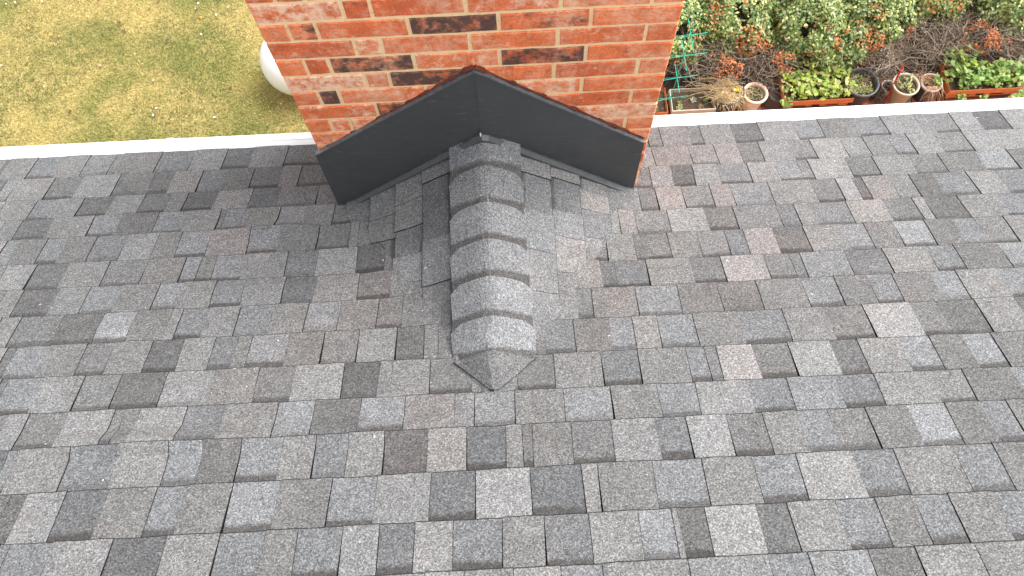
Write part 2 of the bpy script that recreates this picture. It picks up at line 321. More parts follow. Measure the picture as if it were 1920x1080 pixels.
# main field
mb=MB()
def fmain(u,s,h):
    y=s*CP; ok=True
    if -1.05<y<.0:
        xv=xval(y)-.012
        if abs(u)<xv:
            ok=abs(u)>xv-.03; u=math.copysign(xv,u) if xv>0 else u
    if y>0 and abs(u)<.60: ok=False
    z=H(u,y); return Vector((u,y,z))+NX*h,ok
def rand_row(x0,x1):
    out=[];x=x0;rec=random.random()<.5
    while x<x1:
        wd=random.choice([.07,.09,.11,.12,.14,.16,.18]) if not rec else random.choice([.10,.12,.14,.16])
        t=random.choice('456675') if not rec else random.choice('345345')
        hue=random.choice('nnwwp') if not rec else random.choice('bbnnw')
        out.append((x,t+hue+('r' if rec else ''))); x+=wd
        rec=(not rec) if random.random()<.85 else rec
    return out,x
def parse(t): return [(float(a.split(':')[0]),a.split(':')[1]) for a in t.split()]
XMIN,XMAX=-4.6,5.2
for k in range(0,27):
    segs=[]
    if str(k) in ROWS: traced=[(parse(ROWS[str(k)]),None)]
    elif str(k)+'L' in ROWS: traced=[(parse(ROWS[str(k)+'L']),None),(parse(ROWS[str(k)+'R']),None)]
    else: traced=[]
    if k==14: r,_=rand_row(XMIN,parse(ROWS['14'])[0][0]); segs+=r+parse(ROWS['14'])
    elif not traced: segs,_=rand_row(XMIN,XMAX)
    else:
        f=traced[0][0]; r,_=rand_row(XMIN,f[0][0]-.02); segs+=r+f
        if len(traced)==2: segs+=[(0.0,traced[1][0][0][1])]+traced[1][0]
    if k<=14:
        last=segs[-1][0]; r,_=rand_row(last+.13,XMAX); segs+=r
    segs.append((segs[-1][0]+.15,'5n'))
    for (a,c),(b,_) in zip(segs,segs[1:]):
        if b-a<.004: continue
        if k<=7 and a<0<b and k<9:
            # courses cut by the chimney or the cricket
            xm=.60
            for (p,q) in ((a,min(b,-.02)),(max(a,.02),b)):
                if q-p<.01: continue
                rec=c.endswith('r')
                tab(mb,fmain,p,q,(lambda u,k=k:line_s(k,u)),(lambda u,k=k:line_s(k+1,u)),.0058 if rec else .0084,.0005 if rec else .0031,0,0,tone(c),rec,NX,.0012)
            continue
        rec=c.endswith('r'); g=.0008
        d0=random.uniform(-.003,.003);
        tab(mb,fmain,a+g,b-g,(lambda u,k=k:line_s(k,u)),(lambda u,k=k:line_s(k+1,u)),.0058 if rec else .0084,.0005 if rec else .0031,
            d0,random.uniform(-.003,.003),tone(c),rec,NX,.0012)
roof=mb.build('roof',[M_SH,M_EDGE],house)
# roof deck under the shingles and an unseen far slope behind the camera, added for the light
mb=MB()
ys=[.405,.3,.2,.1,0]+[-.05*i for i in range(1,24)]+[-1.4,-1.8,-2.4,-3.2]
xs=[XMIN,-3,-2,-1.2]+[-.9+.05*i for i in range(37)]+[1.2,2,3,XMAX]
for y0,y1 in zip(ys,ys[1:]):
    for x0,x1 in zip(xs,xs[1:]):
        mb.face([Vector((x,y,smax(-TP*y,ZR-CK*abs(x),.005) -.010 if y<.02 else -TP*y-.004)) for x,y in ((x0,y1),(x1,y1),(x1,y0),(x0,y0))],0)
mb.box(XMIN,XMAX,-6.8,-3.2,-.2,1.3,0)
mb.face([Vector(t) for t in ((XMIN,-3.2,1.63),(XMIN,-6.8,-.2),(XMAX,-6.8,-.2),(XMAX,-3.2,1.63))],0)
mb.build('roof_deck',M_EDGE,house)
# cricket: courses run parallel to its ridge
mb=MB()
NL=Vector((-CK,0,1)).normalized(); NR=Vector((CK,0,1)).normalized()
LEN=math.hypot(1,CK)
colsL=[(.02,-.9,'4n'),(.1,-.8,'5b')]
def cricket_side(sg):
    nrm=NL if sg<0 else NR
    def fn(u,s,h):            # u = world y, s = distance from ridge measured down the slope
        x=sg*s/LEN; y=u; xv=xval(y)+.03; ok=True
        if abs(x)>xv: ok=abs(x)<xv+.04; x=sg*xv
        x_=sg*min(abs(x),.60)
        if abs(x)>.60: ok=ok and abs(x)<.66
        hh=h*(1 if abs(x_)<xval(y) else .4)
        return Vector((x_,y,H(x_,y)))+nrm*hh,ok
    butts=[.72,.575,.432,.289,.150]
    traced={-1:{1:[(-.0,'5n'),(-.16,'4n'),(-.27,'3nr'),(-.36,'2nr'),(-.45,'4n')],2:[(0,'5w'),(-.14,'5w'),(-.25,'3br'),(-.36,'5b'),(-.47,'4n'),(-.6,'4nr')],3:[(0,'5w'),(-.10,'3br'),(-.33,'5b'),(-.50,'4nr'),(-.66,'4n'),(-.8,'5n')],4:[(0,'4nr'),(-.12,'5w'),(-.27,'2br'),(-.38,'5n'),(-.52,'3nr'),(-.62,'5n'),(-.8,'4n')]},
            1:{1:[(0,'5wr'),(-.1,'6p'),(-.18,'5b'),(-.30,'6n')],2:[(0,'6w'),(-.09,'4br'),(-.22,'6b'),(-.32,'7p'),(-.46,'5n')],3:[(0,'6n'),(-.11,'4br'),(-.25,'6b'),(-.40,'6n'),(-.55,'6b'),(-.7,'5n')],4:[(0,'6w'),(-.12,'4nr'),(-.22,'6n'),(-.38,'5nr'),(-.47,'6w'),(-.62,'6n'),(-.75,'5n')]}}
    for k,b in enumerate(butts):
        nxt=b-E_
        segs=traced[sg].get(k) or [(0,'4n'),(-.15,'5b'),(-.3,'4n'),(-.42,'5n'),(-.6,'4n')]
        segs=segs+[(-1.0,'5n')]
        for (a,c),(b2,_) in zip(segs,segs[1:]):
            rec=c.endswith('r'); p,q=(b2+.0008,a-.0008)
            tab(mb,fn,p,q,b,max(nxt,.0),.0080 if rec else .0125,.0005 if rec else .0036,0,0,tone(c),rec,nrm,.0012,over=.12 if nxt>.03 else 0,fall=Vector((sg/LEN,0,-CK/LEN)))
cricket_side(-1); cricket_side(1)
cricket=mb.build('cricket',[M_SH,M_EDGE],house)
tag(cricket,'small shingled saddle roof running from the main slope to the chimney')
# ridge caps
capY=[.018,-.138,-.274,-.407,-.537,-.670,-.792]
def capz(x,k=.032): return ZR-CK*(math.sqrt(x*x+k*k)-k*.75)
for i in range(6):
    y0=capY[i]; y1=capY[i+1]-.03; mb=MB()
    hw=.118+.002*i; nu=16; nv=6; sh=.002+.0015*i
    colr=tone(['6b','5b','6b','6b','7b','7b'][i],.02)
    g=[]
    for j in range(nv+1):
        v=j/nv; y=y0+(y1-y0)*v
        rowp=[]
        for q in range(nu+1):
            u=(q/nu*2-1); cut=max(0,(abs(u)-.72)/.28)
            yy=y-(1-v)**3*(.024*cut**1.5) if i>0 else y
            yy+= -.006*abs(u)
            x=sh+u*hw*(1-.0*v)
            h=.017*(1-v)+.004*v
            bow=.006*math.sin(math.pi*v)*(abs(u)**1.5)
            rowp.append((Vector((x,yy,capz(x-sh)-.002+und(x,yy)*.3+bow))+Vector((u*.5,0,.86))*h,(y0-yy)/(capY[i]-capY[i+1])))
        g.append(rowp)
    for j in range(nv):
        for q in range(nu):
            t=[g[j][q],g[j][q+1],g[j+1][q+1],g[j+1][q]]
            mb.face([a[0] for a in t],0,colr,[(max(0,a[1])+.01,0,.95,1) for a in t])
    def sk(a,b,hd):
        d=Vector((0,0,-hd)); mb.face([a,b,b+d,a+d],1)
    for q in range(nu): sk(g[0][q+1][0],g[0][q][0],.010)
    for j in range(nv): sk(g[j][0][0],g[j+1][0][0],.012); sk(g[j+1][-1][0],g[j][-1][0],.012)
    o=mb.build('ridge_cap',[M_SH,M_EDGE],cricket,smooth=False)
# end cap folded down on to the main slope
mb=MB(); tipc=tone('4n',.02); g=[]
for j in range(9):
    v=j/8; y=-.784-.122*v-.006*0; hw=.130*(1-v)+.013*v; r=[]
    for q in range(13):
        u=q/12*2-1; x=.010+u*hw
        yy=y-.012*abs(u)*(1-v); z=max(capz(x-.006),H(x,yy)-.001)
        r.append(Vector((x,yy,z+.0125+.006*(1-v))))
    g.append(r)
for j in range(8):
    for q in range(12): mb.face([g[j][q],g[j][q+1],g[j+1][q+1],g[j+1][q]],0,tipc)
for j in range(8):
    for a,b in ((g[j][0],g[j+1][0]),(g[j+1][-1],g[j][-1])): mb.face([a,b,b-Vector((0,0,.012)),a-Vector((0,0,.03))],1)
for q in range(12): mb.face([g[8][q],g[8][q+1],g[8][q+1]-Vector((0,0,.012)),g[8][q]-Vector((0,0,.012))],1)
tag(mb.build('ridge_end_cap',[M_SH,M_EDGE],cricket,smooth=False),'pointed dark shingle closing the upslope end of the ridge')
# ---------------------------------------------------------------- chimney
CH=.07925; C0=1.10920; ZTOP=1.585
def bcol():
    r=random.random(); return random.choice([(.70,.165,.060),(.76,.190,.068),(.64,.140,.052),(.78,.220,.090)])
courses={0:(C0,[(-.586,'l'),(-.339,'h'),(-.263,'r'),(-.009,'rb'),(.247,'r'),(.495,'r')]),
1:(1.0299,[(-.586,'r'),(-.506,'h'),(-.428,'r'),(-.173,'d'),(.077,'h'),(.333,'r')]),
2:(.9507,[(-.586,'s'),(-.338,'lb'),(-.262,'r'),(-.009,'r'),(.243,'rb'),(.495,'r')]),
3:(.8715,[(-.586,'r'),(-.502,'r'),(-.431,'d'),(-.179,'rb'),(.074,'d'),(.328,'s')]),
4:(.7922,[(-.586,'l'),(-.339,'r'),(-.266,'d'),(-.006,'h'),(.237,'r'),(.491,'r')]),
5:(.713,[(-.586,'r'),(-.501,'d'),(-.436,'rb'),(-.163,'s'),(.073,'lb'),(.326,'r')]),
6:(.6337,[(-.586,'rb'),(-.336,'d'),(-.069,'r'),(.208,'s'),(.490,'r')]),
7:(.5545,[(-.586,'r'),(-.502,'lb'),(-.436,'lb'),(-.183,'r'),(.067,'l'),(.316,'lb')]),
8:(.4752,[(-.586,'rb'),(-.340,'r'),(-.064,'r'),(.210,'r'),(.488,'r')])}
AX={'l':(0,.66),'r':(.02,.10),'h':(.46,.05),'d':(.85,.03),'s':(.28,.12),'lb':(0,.48),'rb':(.05,.30)}
mb=MB(); W2=.583; JT=.0063; DEP=.66
def brick(x0,x1,z0,z1,kind,face='f'):
    a=AX[kind]; aux=(a[0]*random.uniform(.85,1.1),a[1]*random.uniform(.85,1.1),0,1); col=bcol(); j=.0016; d=random.uniform(0,.0025)
    nseg=max(2,int((x1-x0)/.03))
    def P(x,z,dep):
        if face=='f': return Vector((x,dep,z))
        if face=='b': return Vector((-x,DEP-dep,z))
        if face=='l': return Vector((-W2+dep,DEP-x,z))
        return Vector((W2-dep,x,z))
    # front panel with a softly irregular outline
    top=[(x0+(x1-x0)*i/nseg+ (random.uniform(-j,j) if 0<i<nseg else random.uniform(0,.002)*(1 if i==0 else -1)),z1+random.uniform(-j,j)) for i in range(nseg+1)]
    bot=[(x0+(x1-x0)*i/nseg+ (random.uniform(-j,j) if 0<i<nseg else random.uniform(0,.002)*(1 if i==0 else -1)),z0+random.uniform(-j,j)) for i in range(nseg+1)]
    ins=.0022; zc=(z0+z1)/2; xc=(x0+x1)/2
    def inn(p): return (p[0]+(ins if p[0]<xc-.3*(x1-x0) else -ins if p[0]>xc+.3*(x1-x0) else 0),p[1]+(ins if p[1]<zc else -ins))
    for i in range(nseg):
        q=[bot[i],bot[i+1],top[i+1],top[i]]
        mb.face([P(*inn(t),-d) for t in q],0,col,[aux]*4)
    ring=bot+top[::-1]
    for i in range(len(ring)):
        a_,b_=ring[i],ring[(i+1)%len(ring)]
        mb.face([P(*b_,.003-d),P(*a_,.003-d)][::-1]+[P(*inn(b_),-d),P(*inn(a_),-d)],0,col,[aux]*4)
        mb.face([P(*b_,.012),P(*a_,.012)][::-1]+[P(*b_,.003-d),P(*a_,.003-d)],0,col,[aux]*4)
for k in range(-6,60):
    z=C0-CH*k
    if z<-.45 and False: break
    z0,z1=z-CH/2+JT,z+CH/2-JT
    if k in courses: segs=courses[k][1]
    else:
        off=-W2 if k%2 else -W2; segs=[(-W2,'r')]+[(x,random.choice(['r','r','r','rb','h','s','d','lb'])) for x in ([-.339,-.263,-.009,.247,.495] if k%2==0 else [-.506,-.428,-.173,.077,.333])]
    segs=[(-W2 if i==0 else x,c) for i,(x,c) in enumerate(segs)]+[(W2,'r')]
    if z>.2:
        for (a,c),(b,_) in zip(segs,segs[1:]):
            brick(a+(JT*.8 if a>-W2+.01 else 0),b-(JT*.8 if b<W2-.01 else 0),z0,z1,c,'f')
    if z>-2.8:
        for fc,L in (('l',DEP),('r',DEP),('b',2*W2)):
            x=0 if fc!='b' else -W2; first=True; end=DEP if fc!='b' else W2
            if (fc in 'lr') and z<-.5: pass
            while x<end-.01:
                wd=(.127 if (first and k%2) else .254); nx=min(end,x+wd); nx=end if end-nx<.05 else nx
                brick(x+JT*.6,nx-JT*.6,z0,z1,random.choice(['r','r','r','rb','h','d','s','lb']),fc); x=nx; first=False
mb.box(-W2+.004,W2-.004,.0028,DEP-.0028,-2.8,ZTOP,1)
mb.box(-W2-.03,W2+.03,-.03,DEP+.03,ZTOP,ZTOP+.06,1)
chim=mb.build('chimney',[M_BRICK,M_MORTAR],house)
tag(chim,'red brick chimney with tan mortar and a few charred and lime-washed bricks')
# flashing, two black panels meeting at the ridge
FX=[(-.588,.000,.392),(.578,.000,.366)]
def panel(sg):
    x0=.588 if sg<0 else .572; zt=.392 if sg<0 else .366; mb=MB(); n=22; FY=-.011
    top=[];bot=[];hem=[]
    for i in range(n+1):
        t=i/n; x=sg*(t*(x0+(.004 if sg<0 else .002)))-.006+(sg*-.003 if i==0 else 0)
        ztop=.832+(zt-.832)*t+.0022*MN.noise(Vector((t*7,sg*3,0)))
        zb=max(ZR-CK*abs(x),.0)+.029-.013*t+.0015*MN.noise(Vector((t*8,sg*5,2)))
        if t>.97: zb+=-.004
        wv=.0016*MN.noise(Vector((t*4,sg,4)))
        top.append((x,FY+wv,ztop)); bot.append((x+(-.004 if sg<0 and t>.9 else 0),FY-.012+wv,zb))
    th=.0035
    for i in range(n):
        for j in range(6):
            def L(k,v): return Vector(top[k]).lerp(Vector(bot[k]),v)
            mb.face([L(i,j/6),L(i+1,j/6),L(i+1,(j+1)/6),L(i,(j+1)/6)][::(1 if sg>0 else -1)],0)
        # top kerf lip turned into the wall, rounded lower hem and skirt on the shingles
        a,b=Vector(top[i]),Vector(top[i+1]); o=Vector((0,-.004,.0)); 
        mb.face([a+o+Vector((0,0,-.005)),b+o+Vector((0,0,-.005)),b+o+Vector((0,0,.002)),a+o+Vector((0,0,.002))],1)
        mb.face([a+o+Vector((0,0,.002)),b+o+Vector((0,0,.002)),b+Vector((0,.013,.004)),a+Vector((0,.013,.004))],1)
        a,b=Vector(bot[i]),Vector(bot[i+1])
        f1=Vector((0,-.007,.003)); f2=Vector((0,-.026,-.001)); f3=Vector((0,-.028,-.008)); f4=Vector((0,-.004,-.012))
        for p,q in ((Vector(),f1),(f1,f2),(f2,f3)):
            mb.face([a+p,b+p,b+q,a+q][::(1 if sg>0 else -1)],0 if q!=f2 else 2)
    # free end
    a,b=Vector(top[n]),Vector(bot[n]); e=Vector((0,.012,0)); mb.face([a,b,b+e+Vector((0,.012,0)),a+e],0)
    o=mb.build('flashing',[M_FLASH,M_LIP_HILITE,m_hem2],chim,merge=True)
    return o
m_hem2=m_simple('flashing_hem',(.062,.066,.068),.42,.25,40,.5)
fl=panel(-1); fr=panel(1)
tag(fl,'black metal flashing panel on the left of the ridge'); tag(fr,'black metal flashing panel on the right of the ridge')
# pinched seam where they meet, with a bare metal nick
mb=MB(); mb.tube([(-.006,-.022,.835),(-.006,-.016,.70),(-.006,-.020,.56),(-.006,-.027,.500)],.0010,5,0)
mb.tube([(-.007,-.030,.512),(-.006,-.038,.500),(-.002,-.037,.492)],.0028,5,1)
mb.build('flashing_seam',[M_FLASH,m_simple('bare_metal',(.5,.5,.5),.3,.1,20)],chim)
# old sealant smeared on the brick along the top of the flashing
mb=MB(); M_SEAL=m_simple('old_red_brown_sealant',(.12,.030,.018),.7,.5,60,.3,.6,90)
for sg,zt in ((-1,.392),(1,.366)):
    pts=[];rad=[]
    for i in range(41):
        t=i/40; pts.append((sg*t*.572-.006,.000,.842+(zt-.832)*t+.004*MN.noise(Vector((t*18,sg*4,1))))); rad.append(.0045+.0045*max(0,MN.noise(Vector((t*12,sg*9,6))))*2+(.006 if t<.07 else 0))
    mb.tube(pts,rad,6,0)
mb.build('sealant',M_SEAL,chim)
# ---------------------------------------------------------------- eave
def gut(x0,x1,dy,name):
    mb=MB(); n=24
    def S(x,pts): 
        w_=.0015*MN.noise(Vector((x*2,1,0))); e=dy-.004*(x/2.)
        return [Vector((x,y+e+w_,z)) for y,z in pts]
    prof=[(.372,-.196),(.392,-.2035),(.425,-.209),(.4262,-.2125),(.4275,-.209),(.452,-.207),(.461,-.210),(.463,-.224),(.458,-.236),(.462,-.262),(.452,-.300),(.430,-.330),(.385,-.335),(.372,-.335)]
    for i in range(n):
        A=S(x0+(x1-x0)*i/n,prof); B=S(x0+(x1-x0)*(i+1)/n,prof)
        for k in range(len(prof)-1): mb.face([A[k],B[k],B[k+1],A[k+1]],1 if k==2 else 2 if k in (0,1) else 0)
    return mb
M_GAP=m_simple('gutter_joint_dirt',(.33,.31,.28),.8,.4,40)
g1=gut(XMIN,XMAX,0,'gutter').build('gutter',[M_WHITE,M_GAP,m_simple('greyish_white_cover',(.62,.62,.60),.45,.12,9)],house)  # cover strip is a greyer white than the lip
tag(g1,'white gutter with flat white cover along the eave')
for x in (-1.42,2.55):   # overlapping joints between lengths of gutter
    mb=MB(); mb.box(x,x+.03,.392,.428,-.2085,-.2035); mb.box(x-.02,x+.012,.427,.4655,-.2095,-.2045)
    mb.build('gutter_joint',[M_WHITE],g1)
mb=MB(); mb.box(XMIN,XMAX,.345,.371,-.36,-.197); mb.build('fascia',M_WHITE,house)
mb=MB(); mb.box(XMIN,XMAX,.06,.345,-.36,-.34); mb.build('soffit',M_WHITE,house)
mb=MB(); mb.box(XMIN+.1,XMAX-.1,-6.7,.06,-2.8,-.36,0); mb.build('wall',m_simple('cream_bounce_wall',(.62,.59,.52),.8,.08,6),house)  # unseen wall, its pale cream chosen to bounce light onto the pots
# ---------------------------------------------------------------- ground
GZ=-2.8
def m_lawn():
    s=NT('lawn_turf',.95,.1)
    a=s.noise(1.7,4,.6); b=s.noise(9,4,.65); c=s.mix(s.ramp(a,[(.42,0.0),(.60,1.0)]),(.46,.35,.14),(.20,.20,.06)); c=s.mix(s.ramp(b,[(.35,0.0),(.7,.6)]),c,(.26,.22,.075))
    c=s.mix(1,c,s.ramp(s.noise(60,3,.7),[(.3,.45),(.7,1.35)]),'MULTIPLY'); s.base(c); s.bump(s.noise(80,3,.7),.8,.01); return s.m
mb=MB(); mb.face([Vector(t) for t in ((-80,-80,GZ),(80,-80,GZ),(80,120,GZ),(-80,120,GZ))]); tag(mb.build('lawn',m_lawn()),kind='structure')
# grass blades over the part of the lawn near the house
def grass(x0,x1,y0,y1,n):
    P=np.zeros((n,3)); P[:,0]=rng.uniform(x0,x1,n); P[:,1]=rng.uniform(y0,y1,n); P[:,2]=GZ
    fac=np.array([MN.noise(Vector((p[0]*1.25+4,p[1]*1.25,0)))+.45*MN.noise(Vector((p[0]*4,p[1]*4,5)))+.3*MN.noise(Vector((p[0]*11,p[1]*11,7))) for p in P])
    ang=rng.uniform(0,2*np.pi,n); tilt=rng.uniform(.25,1.15,n); L=rng.uniform(.018,.042,n)
    V=np.stack([np.cos(ang)*np.sin(tilt),np.sin(ang)*np.sin(tilt),np.cos(tilt)],1)*L[:,None]
    a2=ang+np.pi/2; U=np.stack([np.cos(a2),np.sin(a2),0*a2],1)*(rng.uniform(.0013,.0026,n))[:,None]
    t=np.clip((fac-.02)*2.0+.5+rng.normal(0,.32,n)+.12,0,1)[:,None]
    green=np.array([.19,.215,.065]); straw=np.array([.54,.455,.18]); col=straw*(1-t)+green*t
    col=col*rng.uniform(.62,1.3,n)[:,None]
    return P,U,V,col
P_,U_,V_,c_=grass(-6.2,1.22,1.6,4.6,230000)
g=quads('grass',P_,U_,V_,c_,M_GRASS); tag(g,'short dry and green lawn grass','grass',kind='stuff')
# planting bed and brick path
mb=MB(); nx,ny=60,24
for i in range(nx):
    for j in range(ny):
        def Q(a,b):
            x=1.22+5*a/nx; y=2.2+3.6*b/ny; return Vector((x,y,GZ+.02+.03*MN.noise(Vector((x*4,y*4,0)))+.015*MN.noise(Vector((x*15,y*15,0)))))
        mb.face([Q(i,j),Q(i+1,j),Q(i+1,j+1),Q(i,j+1)])
tag(mb.build('planting_bed',M_DIRT),kind='structure')
M_PAVE=m_simple('red_paver',(.33,.105,.065),.85,.3,25,.2,.5,60); M_PJ=m_simple('paver_joint',(.035,.022,.02),.95)
mb=MB(); mb.box(1.2,6.3,1.3,2.31,GZ-.02,GZ+.012,1)
for i in range(50):
    for j in range(5):
        x=1.2+i*.102+(.05 if j%2 else 0); y=1.32+j*.203
        mb.box(x+.004,x+.098,y+.004,y+.199,GZ,GZ+.019+random.uniform(0,.003),0,(1,1,1))
tag(mb.build('path',[M_PAVE,M_PJ]),kind='structure')
# fallen leaves
def litter(kind,x,y,size):
    n=9; ang=random.uniform(0,6.28); col={'white':(.70,.66,.58),'orange':(.62,.28,.06),'brown':(.13,.06,.04),'tan':(.45,.30,.18)}[kind]
    mb=MB(); pts=[]
    for i in range(n):
        a=i/n*6.283; r=size*(1 if i%2 else .62)*random.uniform(.8,1.1)*(1.25 if i==0 else 1)
        pts.append((r*math.cos(a),r*.75*math.sin(a)))
    c=Vector((0,0,.004)); ca,sa=math.cos(ang),math.sin(ang)
    P3=[Vector((u*ca-v*sa,u*sa+v*ca,.004+.35*abs(u)*random.uniform(.5,1.3))) for u,v in pts]
    for i in range(n): mb.face([c,P3[i],P3[(i+1)%n]],0,col); mb.face([c-Vector((0,0,.0012)),P3[(i+1)%n]-Vector((0,0,.0012)),P3[i]-Vector((0,0,.0012))],0,col)
    for i in range(n): a,b=P3[i],P3[(i+1)%n]; d=Vector((0,0,-.0012)); mb.face([a,a+d,b+d,b],0,col)
    o=mb.build('fallen_leaf',M_LITTER); o.location=(x,y,GZ+.026); return o
LT={'white':('pale white fallen leaf scrap on the lawn','white leaf scraps on the lawn'),'brown':('curled dark brown dead leaf on the lawn','brown leaves on the lawn'),'orange':('small orange fallen leaf on the lawn','orange leaves on the lawn'),'tan':('small tan dried leaf lying on the lawn','tan leaves on the lawn')}
for kind,pts,sz in (('white',[(-4.34,3.56),(-4.26,3.57),(-4.02,3.57),(-2.44,3.32),(-2.61,3.46),(-2.63,3.40),(-4.26,2.90),(-4.25,2.58),(-2.86,2.39),(-2.88,2.32),(-2.36,2.27),(-1.81,2.37),(-2.55,3.12),(-3.85,2.66)],.0115),
   ('brown',[(-3.51,3.55),(-3.29,3.29),(-2.62,3.38),(-2.97,3.52),(-2.84,3.08),(-3.92,2.68),(-3.59,2.40),(-3.24,3.20),(-2.25,2.55)],.021),
   ('orange',[(-4.09,3.28),(-3.88,3.20),(-2.57,3.30)],.018),('tan',[(-2.92,2.67),(-2.34,3.40),(-3.11,2.95),(-3.4,2.85)],.018)):
    for x,y in pts: tag(litter(kind,x,y,sz*random.uniform(.8,1.25)),LT[kind][0],'leaf',LT[kind][1])
# white ball behind the chimney
mb=MB(); prof=[(.287*math.sin(math.pi*i/40),.287-.287*math.cos(math.pi*i/40)) for i in range(41)]
mb.lathe([(max(r,0 if i in(0,40) else r),z) for i,(r,z) in enumerate(prof)],0,0,64)
s=NT('smooth_white_plastic',.3,.5); s.base(s.mix(s.ramp(s.noise(4,3,.6),[(.5,0.0),(.8,.15)]),(.80,.80,.79),(.66,.65,.62)))
ball=mb.build('ball',s.m,smooth=True,merge=True); ball.location=(-1.616,2.597,GZ+.01)
tag(ball,'smooth round white ball on the grass, half hidden behind the chimney','ball')
# ---------------------------------------------------------------- pots
def root(name,x,y,label,cat,group=None):
    o=empty(name,(x,y,GZ+.02)); tag(o,label,cat,group); return o
def pot(r,x,y,rt,rb,h,mat,rimmat=None,lip=.010,soil=.03,tilt=0):
    z=GZ+.02; mb=MB(); th=.008
    mb.lathe([(0,z),(rb,z),(rb+(rt-rb)*.5+.002,z+h*.5),(rt-.002,z+h-.022)],x,y)
    mb.lathe([(rt-.002,z+h-.022),(rt+lip,z+h-.020),(rt+lip+.002,z+h-.004),(rt+lip-.002,z+h),(rt-.001,z+h),(rt-th,z+h-.006),(rt-th-.004,z+h-soil-.03)],x,y,m=1)
    mb.build('pot_body',[mat,rimmat or mat],r,smooth=False)
    mb=MB(); n=18
    for i in range(3):
        for k in range(n):
            def Q(a,b):
                rr=(rt-th)*a/3; an=6.283*b/n; return Vector((x+rr*math.cos(an),y+rr*math.sin(an),z+h-soil+.006*MN.noise(Vector((rr*60*math.cos(an),rr*60*math.sin(an),x)))))
            mb.face([Q(i,k),Q(i+1,k),Q(i+1,k+1),Q(i,k+1)] if i else [Q(0,0),Q(1,k),Q(1,k+1)])
    mb.build('soil',M_SOIL,r); return z+h-soil
def planter(r,x0,x1,y0,y1,h,mat,lip=.008,slots=True,soil=.03,rot=0):
    z=GZ+.02; mb=MB(); t=.010; tp=.018
    B=[(x0+tp,y0+tp),(x1-tp,y0+tp),(x1-tp,y1-tp),(x0+tp,y1-tp)]; T=[(x0,y0),(x1,y0),(x1,y1),(x0,y1)]
    def ring(P,zz): return [Vector((a,b,zz)) for a,b in P]
    def off(P,d): cx=(x0+x1)/2; cy=(y0+y1)/2; return [(a+math.copysign(d,a-cx),b+math.copysign(d,b-cy)) for a,b in P]
    rs=[ring(B,z),ring(off(T,-.003),z+h-.022),ring(off(T,lip),z+h-.021),ring(off(T,lip),z+h-.002),ring(off(T,lip-.002),z+h),ring(off(T,-t+.004),z+h),ring(off(T,-t),z+h-.004),ring(off(T,-t-.004),z+h-soil-.02)]
    for A,Bq in zip(rs,rs[1:]):
        for k in range(4): mb.face([A[k],A[(k+1)%4],Bq[(k+1)%4],Bq[k]])
    mb.face(rs[0][::-1])
    if slots:   # recessed water slots on the house side
        for f in (.25,.5,.75):
            xm=x0+(x1-x0)*f; wd=.028 if f==.5 else .05; hh=.011 if f==.5 else .003
            mb.box(xm-wd,xm+wd,y0+.001,y0+.01,z+h*.5-hh,z+h*.5+hh,1)
    mb.build('planter_box',[mat,M_EDGE],r)
    mb=MB(); mb.box(x0+t,x1-t,y0+t,y1-t,z+.02,z+h-soil,0,j=.003); mb.build('soil',M_SOIL,r)
    return z+h-soil
def leafy(r,name,x0,x1,y0,y1,z,n,size,cols,hgt=.07,spread=.03,droop=.4,wid=.42,seed=0):
    P=np.stack([rng.uniform(x0-spread,x1+spread,n),rng.uniform(y0-spread,y1+spread,n),z+rng.uniform(.2,1,n)**1.2*hgt],1)
    fac=np.array([MN.noise(Vector((p[0]*14+seed,p[1]*14,3))) for p in P]); keep=fac>-.28; P=P[keep]; n=len(P)
    P[:,2]+=fac[keep]*hgt*.6
    ang=rng.uniform(0,2*np.pi,n); el=rng.uniform(-droop,.7,n); L=rng.uniform(.6,1.3,n)*size
    V=np.stack([np.cos(ang)*np.cos(el),np.sin(ang)*np.cos(el),np.sin(el)],1)*L[:,None]
    a2=ang+np.pi/2+rng.normal(0,.3,n); U=np.stack([np.cos(a2),np.sin(a2),rng.normal(0,.35,n)],1)*(L*wid)[:,None]
    c=np.array(cols)[rng.integers(0,len(cols),n)]*rng.uniform(.7,1.25,n)[:,None]
    # each leaf of two lobes for a fuller outline
    P2=np.concatenate([P,P+V*.25]); V2=np.concatenate([V,V*.8]); U2=np.concatenate([U,U*1.15]); c2=np.concatenate([c,c*1.05])
    return quads(name,P2,U2,V2,c2,M_LEAF,r,bend=.12)
def stems(r,name,n,fn,mat,cols,rad=.0012):
    mb=MB()
    for i in range(n):
        pts=fn(i); c=random.choice(cols); k=random.uniform(.7,1.2)
        mb.tube(pts,[rad*(1-.6*j/(len(pts)-1)) for j in range(len(pts))],3,0,tuple(v*k for v in c),cap=False)
    return mb.build(name,mat,r)
def arc(p,ang,L,lift,drop,k=5,jit=.01):
    pts=[Vector(p)]
    for i in range(1,k+1):
        t=i/k; pts.append(Vector((p[0]+math.cos(ang)*L*t+random.uniform(-jit,jit),p[1]+math.sin(ang)*L*t+random.uniform(-jit,jit),p[2]+lift*math.sin(min(1.6,t*2.0))-drop*t*t)))
    return pts
LIME=[(.38,.46,.07),(.30,.42,.06),(.48,.50,.14),(.22,.33,.06),(.42,.36,.16)]
GRN=[(.20,.34,.07),(.14,.26,.05),(.30,.42,.12),(.24,.38,.09),(.36,.42,.10)]
STRAW=[(.66,.50,.26),(.52,.38,.19),(.74,.62,.40),(.42,.28,.16)]
TWIG=[(.22,.165,.12),(.14,.10,.075),(.36,.30,.23),(.10,.07,.055)]
r=root('planter',1.27,2.10,'terracotta planter with soil, tucked in at the right edge of the chimney','planter')
planter(r,1.10,1.355,2.02,2.24,.15,M_TERRA,slots=False)
